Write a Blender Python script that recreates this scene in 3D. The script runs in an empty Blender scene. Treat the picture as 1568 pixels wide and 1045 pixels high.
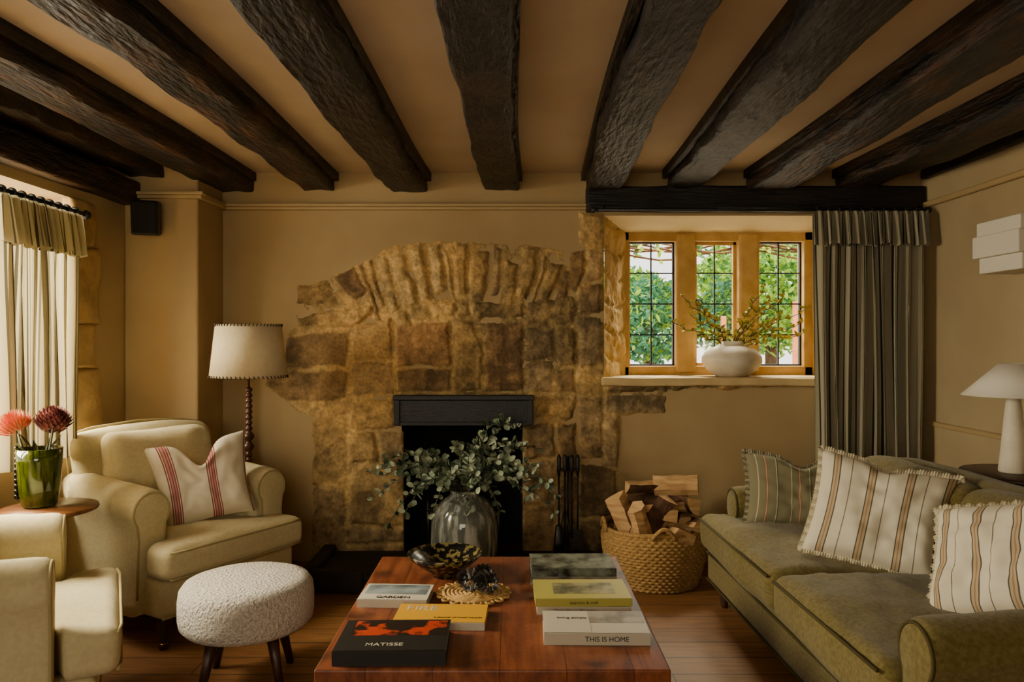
import bpy, bmesh, math, random
import numpy as np
from mathutils import Vector, Matrix, Euler, noise as mn
random.seed(7); rng=np.random.default_rng(7)
scene=bpy.context.scene
pi=math.pi; rad=math.radians

# ---------------------------------------------------------------- helpers
def lin(c):
    if isinstance(c,str):
        c=[int(c[i:i+2],16)/255 for i in (0,2,4)]
    return tuple([(v/12.92 if v<=.04045 else ((v+.055)/1.055)**2.4) for v in c[:3]]+[1.0])

def mat(name,c1,c2=None,ns=6,rough=.7,bump=0,bs=60,stretch=(1,1,1),metal=0,detail=6,lo=.35,hi=.65,spec=.5,trans=0,sheen=0,bdist=.01,coat=0):
    m=bpy.data.materials.new(name); m.use_nodes=True
    nt=m.node_tree; b=nt.nodes['Principled BSDF']
    b.inputs['Roughness'].default_value=rough; b.inputs['Metallic'].default_value=metal
    b.inputs['Specular IOR Level'].default_value=spec
    b.inputs['Transmission Weight'].default_value=trans
    b.inputs['Sheen Weight'].default_value=sheen
    b.inputs['Coat Weight'].default_value=coat
    b.inputs['Base Color'].default_value=lin(c1)
    tc=nt.nodes.new('ShaderNodeTexCoord'); mp=nt.nodes.new('ShaderNodeMapping')
    mp.inputs['Scale'].default_value=stretch
    nt.links.new(tc.outputs['Object'],mp.inputs['Vector'])
    if c2:
        n=nt.nodes.new('ShaderNodeTexNoise'); n.inputs['Scale'].default_value=ns; n.inputs['Detail'].default_value=detail
        nt.links.new(mp.outputs[0],n.inputs['Vector'])
        r=nt.nodes.new('ShaderNodeValToRGB'); r.name='ramp'
        r.color_ramp.elements[0].position=lo; r.color_ramp.elements[0].color=lin(c1)
        r.color_ramp.elements[1].position=hi; r.color_ramp.elements[1].color=lin(c2)
        nt.links.new(n.outputs['Fac'],r.inputs[0]); nt.links.new(r.outputs[0],b.inputs['Base Color'])
    if bump:
        n2=nt.nodes.new('ShaderNodeTexNoise'); n2.inputs['Scale'].default_value=bs; n2.inputs['Detail'].default_value=6
        nt.links.new(mp.outputs[0],n2.inputs['Vector'])
        bp=nt.nodes.new('ShaderNodeBump'); bp.inputs['Strength'].default_value=bump; bp.inputs['Distance'].default_value=bdist
        nt.links.new(n2.outputs['Fac'],bp.inputs['Height']); nt.links.new(bp.outputs[0],b.inputs['Normal'])
    return m

def stripe_mat(name,base,stops,freq,rough=.9,axis=0,bump=.3,bs=400,trans=False):
    """stops: list of (pos,color) constant ramp over one period, driven by UV"""
    m=mat(name,base,rough=rough,bump=bump,bs=bs,bdist=.003,spec=.2)
    nt=m.node_tree; b=nt.nodes['Principled BSDF']
    uv=nt.nodes.new('ShaderNodeUVMap'); sx=nt.nodes.new('ShaderNodeSeparateXYZ')
    nt.links.new(uv.outputs[0],sx.inputs[0])
    mu=nt.nodes.new('ShaderNodeMath'); mu.operation='MULTIPLY'; mu.inputs[1].default_value=freq
    nt.links.new(sx.outputs[axis],mu.inputs[0])
    fr=nt.nodes.new('ShaderNodeMath'); fr.operation='FRACT'; nt.links.new(mu.outputs[0],fr.inputs[0])
    r=nt.nodes.new('ShaderNodeValToRGB'); r.color_ramp.interpolation='CONSTANT'
    el=r.color_ramp.elements
    el[0].position=0; el[0].color=lin(stops[0][1]); el[1].position=stops[1][0]; el[1].color=lin(stops[1][1])
    for p,c in stops[2:]:
        e=el.new(p); e.color=lin(c)
    nt.links.new(fr.outputs[0],r.inputs[0]); nt.links.new(r.outputs[0],b.inputs['Base Color'])
    if trans:
        tr=nt.nodes.new('ShaderNodeBsdfTranslucent'); nt.links.new(r.outputs[0],tr.inputs[0])
        mx=nt.nodes.new('ShaderNodeMixShader'); mx.inputs[0].default_value=.35
        out=nt.nodes['Material Output']
        nt.links.new(b.outputs[0],mx.inputs[1]); nt.links.new(tr.outputs[0],mx.inputs[2]); nt.links.new(mx.outputs[0],out.inputs[0])
    return m

def finish(me,name,m,parent=None,smooth=True,loc=(0,0,0),rot=(0,0,0)):
    if smooth:
        me.polygons.foreach_set('use_smooth',[True]*len(me.polygons))
    o=bpy.data.objects.new(name,me); scene.collection.objects.link(o)
    if m is not None:
        for mm in (m if isinstance(m,(list,tuple)) else [m]): me.materials.append(mm)
    o.location=loc; o.rotation_euler=rot
    if parent: o.parent=parent
    return o
def empty(name,loc=(0,0,0),rot=(0,0,0)):
    o=bpy.data.objects.new(name,None); scene.collection.objects.link(o)
    o.location=loc; o.rotation_euler=rot; o.empty_display_size=.1
    return o
def from_data(name,v,f,m,parent=None,smooth=True,loc=(0,0,0),rot=(0,0,0)):
    me=bpy.data.meshes.new(name); me.from_pydata([tuple(p) for p in v],[],f); me.update()
    return finish(me,name,m,parent,smooth,loc,rot)

def box(name,x0,x1,y0,y1,z0,z1,m,parent=None,bev=0.0,loc=(0,0,0),rot=(0,0,0)):
    bm=bmesh.new(); bmesh.ops.create_cube(bm,size=1)
    for v in bm.verts:
        v.co=Vector(((x0+x1)/2+v.co.x*(x1-x0),(y0+y1)/2+v.co.y*(y1-y0),(z0+z1)/2+v.co.z*(z1-z0)))
    if bev>0: bmesh.ops.bevel(bm,geom=bm.edges[:],offset=bev,segments=3,profile=.5,affect='EDGES')
    me=bpy.data.meshes.new(name); bm.to_mesh(me); bm.free()
    return finish(me,name,m,parent,False,loc,rot)

def softbox(name,x0,x1,y0,y1,z0,z1,r,m,parent=None,deform=None,k=8,loc=(0,0,0),rot=(0,0,0),uv=None):
    c=Vector(((x0+x1)/2,(y0+y1)/2,(z0+z1)/2)); a=[(x1-x0)/2,(y1-y0)/2,(z1-z0)/2]
    r=min(r,min(a)*.98)
    def axis(h):
        t=[-h+r*i/4 for i in range(4)]
        inn=[-(h-r)+2*(h-r)*i/k for i in range(k+1)]
        return t+inn+[-q for q in reversed(t)]
    ax=[axis(h) for h in a]
    vid={}; V=[]; F=[]
    def vert(i,j,l):
        key=(i,j,l)
        if key not in vid:
            p=Vector((ax[0][i],ax[1][j],ax[2][l]))
            q=Vector([max(-(a[n]-r),min(a[n]-r,p[n])) for n in range(3)])
            d=p-q
            if d.length>1e-9: d=d.normalized()*r
            vid[key]=len(V); V.append(q+d)
        return vid[key]
    n=len(ax[0])-1
    for A in range(3):
        B,C=(A+1)%3,(A+2)%3
        for side in (0,n):
            for i in range(n):
                for j in range(n):
                    q=[]
                    for (di,dj) in ((0,0),(1,0),(1,1),(0,1)):
                        idx=[0,0,0]; idx[A]=side; idx[B]=i+di; idx[C]=j+dj
                        q.append(vert(*idx))
                    if side==0: q.reverse()
                    F.append(q)
    if deform:
        V=[Vector(deform(v.x/a[0],v.y/a[1],v.z/a[2],v.copy())) for v in V]
    V=[v+c for v in V]
    return from_data(name,V,F,m,parent,True,loc,rot)

def grid(name,nu,nv,fn,m,parent=None,closeu=False,loc=(0,0,0),rot=(0,0,0),smooth=True):
    V=[];F=[];U=[]
    for j in range(nv+1):
        for i in range(nu+1):
            V.append(fn(i/nu,j/nv))
    for j in range(nv):
        for i in range(nu):
            a=j*(nu+1)+i; F.append((a,a+1,a+nu+2,a+nu+1))
            U+= [(i/nu,j/nv),((i+1)/nu,j/nv),((i+1)/nu,(j+1)/nv),(i/nu,(j+1)/nv)]
    me=bpy.data.meshes.new(name); me.from_pydata([tuple(p) for p in V],[],F)
    ul=me.uv_layers.new(name='UVMap')
    ul.data.foreach_set('uv',[q for p in U for q in p]); me.update()
    return finish(me,name,m,parent,smooth,loc,rot)

def lathe(name,prof,m,parent=None,seg=48,loc=(0,0,0),rot=(0,0,0),smooth=True):
    n=len(prof); V=[];F=[]
    for r,z in prof:
        for i in range(seg):
            t=2*pi*i/seg; V.append((r*math.cos(t),r*math.sin(t),z))
    for j in range(n-1):
        for i in range(seg):
            a=j*seg+i; b=j*seg+(i+1)%seg; F.append((a,b,b+seg,a+seg))
    if prof[0][0]>1e-4: F.append(tuple(reversed(range(seg))))
    if prof[-1][0]>1e-4: F.append(tuple(range((n-1)*seg,n*seg)))
    return from_data(name,V,F,m,parent,smooth,loc,rot)

def tubedata(pts,rs,seg=8):
    pts=[Vector(p) for p in pts]; n=len(pts)
    if not isinstance(rs,(list,tuple)): rs=[rs]*n
    V=[];F=[]; up=None
    for i,p in enumerate(pts):
        t=(pts[min(i+1,n-1)]-pts[max(i-1,0)])
        t=t.normalized() if t.length>1e-9 else Vector((0,0,1))
        if up is None:
            up=Vector((0,0,1)) if abs(t.z)<.9 else Vector((1,0,0))
        a=(up-t*up.dot(t)).normalized(); up=a; b=t.cross(a)
        for k in range(seg):
            an=2*pi*k/seg; V.append(p+(a*math.cos(an)+b*math.sin(an))*rs[i])
    for i in range(n-1):
        for k in range(seg):
            F.append((i*seg+k,i*seg+(k+1)%seg,(i+1)*seg+(k+1)%seg,(i+1)*seg+k))
    F.append(tuple(reversed(range(seg)))); F.append(tuple(range((n-1)*seg,n*seg)))
    return V,F
def tube(name,pts,rs,m,parent=None,seg=8,**k):
    V,F=tubedata(pts,rs,seg); return from_data(name,V,F,m,parent,**k)
class Acc:
    def __init__(s): s.V=[];s.F=[];s.M=[]
    def add(s,V,F,mi=0):
        o=len(s.V); s.V+= [tuple(v) for v in V]; s.F+=[tuple(i+o for i in f) for f in F]; s.M+=[mi]*len(F)
    def build(s,name,mats,parent=None,smooth=True,loc=(0,0,0),rot=(0,0,0)):
        o=from_data(name,s.V,s.F,mats,parent,smooth,loc,rot)
        o.data.polygons.foreach_set('material_index',s.M); o.data.update(); return o
def leaf(acc,p,d,up,L,W,mi=0,round_=False):
    d=Vector(d).normalized(); s=d.cross(Vector(up))
    if s.length<1e-4: s=Vector((1,0,0))
    s.normalize(); n=s.cross(d); p=Vector(p)
    if round_:
        ring=[(0,0),(.25,.75),(.55,1),(.85,.7),(1,0),(.85,-.7),(.55,-1),(.25,-.75)]
    else: ring=[(0,0),(.3,.8),(.6,.8),(1,0),(.6,-.8),(.3,-.8)]
    V=[p+d*L*.5-n*L*.04]+[p+d*(L*a)+s*(W*.5*b)+n*(abs(b)*W*.15) for a,b in ring]
    k=len(ring); acc.add(V,[(0,1+i,1+(i+1)%k) for i in range(k)],mi)

# ---------------------------------------------------------------- materials
M_wall=mat('ochre_plaster','a98f62','b29a6c',ns=2.5,rough=.85,bump=.15,bs=14,bdist=.01)
M_wallR=mat('ochre_plaster_right','a8936c','b09c74',ns=2.5,rough=.85,bump=.12,bs=14)
M_ceil=mat('ceiling_plaster','c6b092','ceba9e',ns=3,rough=.9,bump=.2,bs=7,bdist=.015)
M_trim=mat('painted_trim','af9666',rough=.6)
M_beam=mat('old_oak_beam','080605','241a12',ns=5,rough=.5,bump=1,bs=16,stretch=(3,.7,3),bdist=.02,lo=.42,hi=.72,detail=10)
M_beamlit=mat('lit_oak_beam','0c0806','4a2c12',ns=5,rough=.5,bump=1,bs=16,stretch=(3,.7,3),bdist=.02,lo=.46,hi=.72,detail=10)  # browner copy of the oak; warm light on the beams is put into the patches
M_beamx=mat('lintel_oak','080605','211812',ns=6,rough=.5,bump=.8,bs=22,stretch=(.35,4,4),bdist=.015,lo=.42,hi=.75)
M_black=mat('black_iron','0c0c0c','1a1918',ns=20,rough=.45,bump=.2,bs=80)
M_soot=mat('sooty_firebox','050505','0d0b0a',ns=8,rough=.95)
M_stoneplain=mat('ashlar_stone','a08454','c0a068',ns=8,rough=.9,bump=.5,bs=30,bdist=.01)
M_hearth=mat('hearth_slate','1d1a17','2c2722',ns=6,rough=.7,bump=.3,bs=30)
M_cream=mat('cream_linen','c6b78a','cfc296',ns=60,rough=1,bump=.5,bs=260,sheen=.1,bdist=.004,spec=.15)
M_creampipe=mat('cream_piping','a8986a',rough=.9,spec=.2)
M_olive=mat('olive_linen','5f5328','73663a',ns=70,rough=1,bump=.5,bs=260,sheen=.15,bdist=.004,spec=.15)
M_olivepipe=mat('olive_piping','463d20',rough=.9,spec=.2)
M_boucle=mat('boucle','c6bba8','ebe2d0',ns=110,rough=.95,bump=1,bs=100,sheen=.3,bdist=.03)
M_walnut=mat('dark_walnut','2a1710','3e2416',ns=8,rough=.4,bump=.2,bs=40,stretch=(6,6,1))
M_white=mat('white_ceramic','d9cfb8','cbbfa4',ns=8,rough=.55,bump=.15,bs=30)
M_glass=mat('window_glass','ffffff')
M_shade=mat('cream_lamp_shade','d6c59c','dccca6',ns=40,rough=.9,bump=.2,bs=250)
M_whiteshade=mat('white_lamp_shade','d9d2c0',rough=.7)
M_gold=mat('brass','9a7434',rough=.3,metal=1)
M_paper=mat('book_pages','c7bda6','a99f88',ns=300,stretch=(.02,.02,6),rough=.9)
# knotty table wood: planks, distorted growth bands + voronoi knots
M_tablewood=mat('knotty_oak_table','6a3216',rough=.42,bump=.1,bs=40)
nt=M_tablewood.node_tree; b=nt.nodes['Principled BSDF']; N=nt.nodes.new; Lk=nt.links.new
tc=N('ShaderNodeTexCoord'); mp=N('ShaderNodeMapping'); mp.inputs['Scale'].default_value=(1.6,.35,1); Lk(tc.outputs['Object'],mp.inputs[0])
wv=N('ShaderNodeTexNoise'); wv.inputs['Scale'].default_value=5; wv.inputs['Distortion'].default_value=1.6; wv.inputs['Detail'].default_value=9; wv.inputs['Roughness'].default_value=.62
Lk(mp.outputs[0],wv.inputs[0])
r1=N('ShaderNodeValToRGB'); e=r1.color_ramp.elements; e[0].color=lin('4e2412'); e[0].position=.28; e[1].color=lin('a4683c'); e[1].position=.74
q=e.new(.43); q.color=lin('733a1e'); q=e.new(.57); q.color=lin('8b4e2a'); Lk(wv.outputs[0],r1.inputs[0])
br=N('ShaderNodeTexBrick'); br.inputs['Scale'].default_value=1; br.inputs['Brick Width'].default_value=.19; br.inputs['Row Height'].default_value=3; br.offset=0; br.inputs['Mortar Size'].default_value=.0012
br.inputs['Color1'].default_value=(1,1,1,1); br.inputs['Color2'].default_value=(.68,.62,.58,1); br.inputs['Mortar'].default_value=(.25,.2,.18,1); bmp=N('ShaderNodeMapping'); bmp.inputs['Location'].default_value=(.55,1.5,0); Lk(tc.outputs['Object'],bmp.inputs[0]); Lk(bmp.outputs[0],br.inputs[0])
vo=N('ShaderNodeTexVoronoi'); vo.inputs['Scale'].default_value=5.5; nzk=N('ShaderNodeTexNoise'); nzk.inputs['Scale'].default_value=9; nzk.inputs['Detail'].default_value=5
mxv=N('ShaderNodeMixRGB'); mxv.inputs[0].default_value=.13; Lk(tc.outputs['Object'],mxv.inputs[1]); Lk(tc.outputs['Object'],nzk.inputs[0]); Lk(nzk.outputs['Color'],mxv.inputs[2]); Lk(mxv.outputs[0],vo.inputs[0])
r2=N('ShaderNodeValToRGB'); e=r2.color_ramp.elements; e[0].color=lin('2a120a'); e[0].position=.08; e[1].color=(1,1,1,1); e[1].position=.28; Lk(vo.outputs['Distance'],r2.inputs[0])
ml=N('ShaderNodeMixRGB'); ml.blend_type='MULTIPLY'; ml.inputs[0].default_value=.7; Lk(r1.outputs[0],ml.inputs[1]); Lk(r2.outputs[0],ml.inputs[2])
m4=N('ShaderNodeMixRGB'); m4.blend_type='MULTIPLY'; m4.inputs[0].default_value=1; Lk(ml.outputs[0],m4.inputs[1]); Lk(br.outputs[0],m4.inputs[2])
fn=N('ShaderNodeTexNoise'); fn.inputs['Scale'].default_value=40; fm=N('ShaderNodeMapping'); fm.inputs['Scale'].default_value=(2,.1,1); Lk(tc.outputs['Object'],fm.inputs[0]); Lk(fm.outputs[0],fn.inputs[0])
r3=N('ShaderNodeValToRGB'); r3.color_ramp.elements[0].color=(.7,.66,.62,1); r3.color_ramp.elements[0].position=.3; r3.color_ramp.elements[1].position=.6; Lk(fn.outputs[0],r3.inputs[0])
m3=N('ShaderNodeMixRGB'); m3.blend_type='MULTIPLY'; m3.inputs[0].default_value=.8; Lk(m4.outputs[0],m3.inputs[1]); Lk(r3.outputs[0],m3.inputs[2]); Lk(m3.outputs[0],b.inputs['Base Color'])

# window glass: transparent with a little reflection
nt=M_glass.node_tree; nt.nodes.clear()
o_=nt.nodes.new('ShaderNodeOutputMaterial'); t_=nt.nodes.new('ShaderNodeBsdfTransparent'); g_=nt.nodes.new('ShaderNodeBsdfGlossy'); x_=nt.nodes.new('ShaderNodeMixShader')
g_.inputs['Roughness'].default_value=.05; x_.inputs[0].default_value=.05
nt.links.new(t_.outputs[0],x_.inputs[1]); nt.links.new(g_.outputs[0],x_.inputs[2]); nt.links.new(x_.outputs[0],o_.inputs[0])

# floor boards
M_floor=mat('oak_floorboards','5a3318','70421f',ns=6,rough=.55,bump=.1,bs=40)
nt=M_floor.node_tree; b=nt.nodes['Principled BSDF']
tc=nt.nodes.new('ShaderNodeTexCoord'); mp=nt.nodes.new('ShaderNodeMapping')
br=nt.nodes.new('ShaderNodeTexBrick'); br.inputs['Scale'].default_value=1; br.inputs['Brick Width'].default_value=1.3; br.inputs['Row Height'].default_value=.16
br.inputs['Mortar Size'].default_value=.003; br.inputs['Color1'].default_value=lin('a67440'); br.inputs['Color2'].default_value=lin('80552c'); br.inputs['Mortar'].default_value=lin('26160c')
nz=nt.nodes.new('ShaderNodeTexNoise'); nz.inputs['Scale'].default_value=5; nz.inputs['Detail'].default_value=8; mp2=nt.nodes.new('ShaderNodeMapping'); mp2.inputs['Scale'].default_value=(1,10,1)
nt.links.new(tc.outputs['Object'],mp.inputs[0]); nt.links.new(mp.outputs[0],br.inputs[0]); nt.links.new(tc.outputs['Object'],mp2.inputs[0]); nt.links.new(mp2.outputs[0],nz.inputs[0])
rr=nt.nodes.new('ShaderNodeValToRGB'); rr.color_ramp.elements[0].position=.3; rr.color_ramp.elements[0].color=(.45,.42,.38,1); rr.color_ramp.elements[1].position=.65; nt.links.new(nz.outputs['Fac'],rr.inputs[0])
mx=nt.nodes.new('ShaderNodeMixRGB'); mx.blend_type='MULTIPLY'; mx.inputs[0].default_value=.8
nt.links.new(br.outputs[0],mx.inputs[1]); nt.links.new(rr.outputs[0],mx.inputs[2]); nt.links.new(mx.outputs[0],b.inputs['Base Color'])

# ---------------------------------------------------------------- room shell
YB=4.6; XL=-2.185; XR=2.5; ZC=2.38; ZBM=2.266; T=.4
def wx(px): return (px-784)/250.0     # image pixel coordinates -> metres on chimney wall
def wz(py): return 1.35-(py-522)/250.0
box('floor',-2.7,2.9,-1.6,5.1,-.08,0,M_floor)
box('ceiling',-2.7,2.9,-1.6,5.1,ZC,ZC+.1,M_ceil)
FX0,FX1,FZ=wx(620),wx(800),wz(612)
WX0,WX1,WZ0,WZ1=wx(925),2.02,wz(578),wz(330)
wb=empty('wall_back')
box('panel_a',XL-T,FX0,YB,YB+T,0,ZC,M_wall,wb)
box('panel_b',FX0,FX1,YB,YB+T,FZ,ZC,M_wall,wb)
box('panel_c',FX1,WX0,YB,YB+T,0,ZC,M_wall,wb)
box('panel_d',WX0,WX1,YB,YB+T,0,WZ0,M_wall,wb)
box('panel_e',WX0,WX1,YB,YB+T,WZ1,ZC,M_wall,wb)
box('panel_f',WX1,XR+T,YB,YB+T,0,ZC,M_wall,wb)
fb=empty('firebox')
box('firebox_back',FX0-.1,FX1+.1,YB+T,YB+T+.06,0,1.1,M_soot,fb)
box('lining_left',FX0-.02,FX0+.004,YB-.0,YB+T,0,FZ,M_soot,fb)
box('lining_right',FX1-.004,FX1+.02,YB-.0,YB+T,0,FZ,M_soot,fb)
box('lining_top',FX0,FX1,YB+.02,YB+T,FZ-.004,FZ+.02,M_soot,fb)
# left pier
PX,PY=-1.77,4.23
box('wall_pier',XL,PX,PY,YB,0,ZC,M_wall,bev=.012)
# right wall
box('wall_right',XR,XR+T,-1.6,YB,0,ZC,M_wallR)
box('trim_1',XR-.022,XR,-1.6,YB,.845,.875,M_trim,bev=.008)
box('trim_2',XR-.03,XR,-1.6,YB,2.15,2.185,M_trim,bev=.01)
box('wainscot_right',XR-.012,XR,-1.6,YB,0,.845,M_wallR)
box('baseboard_right',XR-.03,XR,-1.6,YB,0,.12,M_trim,bev=.008)
box('baseboard_back',wx(948),XR,YB-.02,YB,0,.12,M_trim,bev=.006)
# picture rail
pr=empty('trim_3')
for nm,a in {'rail_back':(PX,wx(897),YB-.035,YB),'rail_pier':(XL,PX+.035,PY-.035,PY)}.items():
    box(nm,a[0],a[1],a[2],a[3],2.15,2.168,M_trim,pr,bev=.005)
    box(nm+'_cap',a[0],a[1]+.012*(nm=='rail_pier'),a[2]-.012,a[3],2.168,2.186,M_trim,pr,bev=.004)
box('rail_return',PX,PX+.035,PY,YB,2.15,2.186,M_trim,pr,bev=.005)
# left wall with window opening
LY0,LY1,LZ0,LZ1=2.35,3.74,.82,2.06
wl=empty('wall_left')
box('panel_far',XL-T,XL,LY1,YB,0,ZC,M_wall,wl)
box('panel_near',XL-T,XL,-1.6,LY0,0,ZC,M_wall,wl)
box('panel_low',XL-T,XL,LY0,LY1,0,LZ0,M_wall,wl)
box('panel_top',XL-T,XL,LY0,LY1,LZ1,ZC,M_wall,wl)
box('wall_rear',XL-T,XR+T,-1.7,-1.6,0,ZC,M_wall)
w2=empty('window_2')
for yy in (LY0+.03,2.8,3.25,LY1-.03):
    box('mullion',XL-.36,XL-.28,yy-.03,yy+.03,LZ0,LZ1,M_stoneplain,w2,bev=.01)
box('head',XL-.36,XL-.28,LY0,LY1,LZ1-.06,LZ1,M_stoneplain,w2)
box('cill',XL-.36,XL+.0,LY0,LY1,LZ0-.03,LZ0+.02,M_stoneplain,w2,bev=.01)
def rough(v,amp,sc,seed=0):
    return v+mn.noise_vector(v*sc+Vector((seed,seed*1.7,0)))*amp
qn=empty('window_quoin_stones'); zz=.62; kq=0
for h,wd in ((.26,.2),(.34,.25),(.22,.19),(.4,.24),(.24,.2)):
    softbox('quoin_%d'%kq,XL-.05,XL+.022,LY1-.02,LY1-.02+wd,zz,zz+h-.012,.02,M_stoneplain,qn,deform=lambda a,b,c,v,s=kq:rough(v,.02,6,s*3.1))
    zz+=h; kq+=1

# ---- timbers
def beam(name,xw,xn,w,y1,y0,m,zb=ZBM,zt=ZC+.01,batten=1,seed=0):
    e=empty(name)
    NS=150
    hw=w/2
    ring=[(-1,1),(-1,.66),(-1,.33),(-1,.08),(-.92,0),(-.6,0),(-.3,0),(0,0),(.3,0),(.6,0),(.92,0),(1,.08),(1,.33),(1,.66),(1,1)]
    V=[];F=[]; k=len(ring)
    for i in range(NS+1):
        t=i/NS; y=y0+(y1-y0)*t
        xc=xw+(xn-xw)*(y1-y)/2.58
        xc+=.012*math.sin(y*1.7+seed)+.010*mn.noise(Vector((y*1.1,seed*5,0)))
        ww=hw*(1+.06*math.sin(y*2.3+seed*2)+.10*mn.noise(Vector((y*2.4,seed*3,7))))
        dz=.010*math.sin(y*1.3+seed*3)+.014*mn.noise(Vector((y*2,seed*9,3)))
        for a,b in ring:
            v=Vector((xc+a*ww,y,zb+dz*(1-b)+b*(zt-zb)))
            nn=mn.noise_vector(Vector((v.x*9,v.y*3.5,v.z*9+seed)))
            n2=mn.noise_vector(Vector((v.x*28,v.y*6,v.z*28+seed)))
            n3=mn.noise_vector(Vector((v.x*20,v.y*20,v.z*20+seed)))
            v+=Vector((nn.x*.012+n2.x*.005+n3.x*.003,0,(nn.z*.010+n2.z*.004+n3.z*.003)*(1-b)))
            V.append(v)
    for i in range(NS):
        for j in range(k-1):
            a=i*k+j; F.append((a,a+1,a+k+1,a+k))
    F.append(tuple(range(k))); F.append(tuple(reversed(range(NS*k,NS*k+k))))
    o=from_data('timber',V,F,m,e)
    md=o.modifiers.new('es','EDGE_SPLIT'); md.split_angle=rad(50)
    if batten:
        s=batten
        V=[];F=[]
        for i in range(NS+1):
            y=y0+(y1-y0)*i/NS; xc=xw+(xn-xw)*(y1-y)/2.58+.012*math.sin(y*1.7+seed)+s*(hw+.010)
            for a,b in ((-1,1),(-1,0),(1,0),(1,1)):
                V.append((xc+a*.014,y,ZC-.05+b*.06+.006*mn.noise(Vector((y*3,a,seed)))))
        for i in range(NS):
            for j in range(3):
                a=i*4+j; F.append((a,a+1,a+5,a+4))
        F.append((0,1,2,3)); F.append(tuple(NS*4+q for q in (3,2,1,0)))
        from_data('batten',V,F,m,e,smooth=False)
    return e
BE=YB
beam('ceiling_beam',-2.08,-2.08,.20,PY,-1.55,M_beamlit,batten=0,seed=1)
beam('ceiling_beam',-1.69,-1.76,.21,BE,-1.55,M_beamlit,batten=1,seed=2)
beam('ceiling_beam',-1.17,-1.20,.195,BE,-1.55,M_beamlit,batten=1,seed=3)
beam('ceiling_beam',-.62,-.68,.22,BE,-1.55,M_beam,batten=1,seed=4)
beam('ceiling_beam',-.066,-.112,.205,BE,-1.55,M_beam,batten=1,seed=5)
beam('ceiling_beam',.54,.48,.21,BE,-1.55,M_beam,batten=-1,seed=6)
beam('ceiling_beam',1.03,.975,.225,BE-.08,-1.55,M_beam,batten=-1,seed=7)
beam('ceiling_beam',1.535,1.55,.235,BE-.08,-1.55,M_beamlit,batten=-1,seed=8)
beam('ceiling_beam',2.085,2.1,.25,BE-.08,-1.55,M_beamlit,batten=-1,seed=9)
def hbeam(name,x0,x1,y0,y1,z0,z1,m):
    return softbox(name,x0,x1,y0,y1,z0,z1,.015,m,deform=lambda a,b,c,v:rough(v,.012,4,2),k=30)
hbeam('window_lintel_beam',wx(897),XR,YB-.09,YB+.02,wz(325),2.285,M_beamx)
hbeam('window_lintel_beam',XL-.02,XL+.09,1.2,PY,2.11,2.25,M_beamlit)
hbeam('wall_plate_beam',XR-.05,XR,-1.5,YB-.09,2.32,2.38,M_beam)

# ---------------------------------------------------------------- stone chimney breast height-field
def vn(x,y,s,seed):
    tab=np.random.default_rng(seed).random((64,64)); x=x*s+100; y=y*s+100
    xi=np.floor(x).astype(int); yi=np.floor(y).astype(int); fx=x-xi; fy=y-yi
    fx=fx*fx*(3-2*fx); fy=fy*fy*(3-2*fy)
    a=tab[xi%64,yi%64];b=tab[(xi+1)%64,yi%64];c=tab[xi%64,(yi+1)%64];d=tab[(xi+1)%64,(yi+1)%64]
    return (a*(1-fx)+b*fx)*(1-fy)+(c*(1-fx)+d*fx)*fy-.5
def fbm(x,y,s,seed,o=4):
    r=0;a=1
    for i in range(o): r=r+a*vn(x,y,s*2**i,seed+i); a*=.5
    return r
stones=[]
def S(c,*p): stones.append((c,[(p[i],p[i+1]) for i in range(0,len(p),2)]))
light='c4aa74'; mid='a88a56'; dk='7e6440'; red='8a6640'; gr='9c845c'
ang=-21.5; cx_,cy_=715,850; random.seed(15)
cols=[dk,mid,light,light,light,'ccb480',light,mid,mid,gr,mid,mid,gr,mid,dk,mid,gr]
i=0
while ang<20.5:
    w=random.choice([1.5,2.0,2.6,3.3,3.9]); r0=392+random.uniform(-12,12); r1=476+random.uniform(-16,4); tl_=random.uniform(-.7,.7)
    g1,g2=random.uniform(.25,.55),random.uniform(.25,.55)
    P=[]
    for r,a in ((r0,ang+g1+tl_*.5),(r0,ang+w-g2+tl_*.5),(r1+random.uniform(-6,4),ang+w-g2-tl_*.5),(r1,ang+g1-tl_*.5)): P+= [cx_+r*math.sin(rad(a)),cy_-r*math.cos(rad(a))]
    S(cols[i%17],*P); ang+=w; i+=1
ang=-17
while ang<4:
    w=random.choice([3.6,5.2]); a0,a1=rad(ang+.3),rad(ang+w-.3)
    P=[]
    for r,a in ((366,a0),(366,a1),(386,a1),(386,a0)): P+= [cx_+r*math.sin(a),cy_-r*math.cos(a)]
    S('b89a62',*P); ang+=w
S('4c3624',512,425,540,408,566,448,545,462); S(mid,455,440,508,432,516,468,455,468); S(mid,455,473,545,470,566,466,572,480,540,505,458,500)
S(dk,437,515,535,510,530,560,432,565); S(dk,410,570,532,566,530,608,440,614,405,590); S(mid,541,500,600,488,601,550,538,552); S(gr,538,556,599,554,601,604,540,606)
S(red,606,494,690,492,690,560,606,562); S(dk,606,567,690,565,690,600,606,600); S(mid,695,492,722,490,740,540,735,598,695,600); S(red,745,494,801,492,799,598,742,598); S(mid,724,462,800,465,800,487,728,488)
S(mid,806,462,880,455,880,495,808,498); S(gr,806,503,846,501,846,548,806,550); S(mid,851,500,880,499,880,560,851,562); S(gr,806,555,846,553,846,600,806,602); S(dk,851,567,879,565,879,600,851,602); S(dk,868,388,891,386,891,430,880,450,868,440)
S(mid,886,330,924,330,922,380,888,378); S(gr,895,384,922,384,922,430,895,432); S(dk,885,438,922,436,920,480,886,482); S(gr,886,487,920,486,920,560,888,562); S(mid,884,567,922,566,922,601,884,602)
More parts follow.
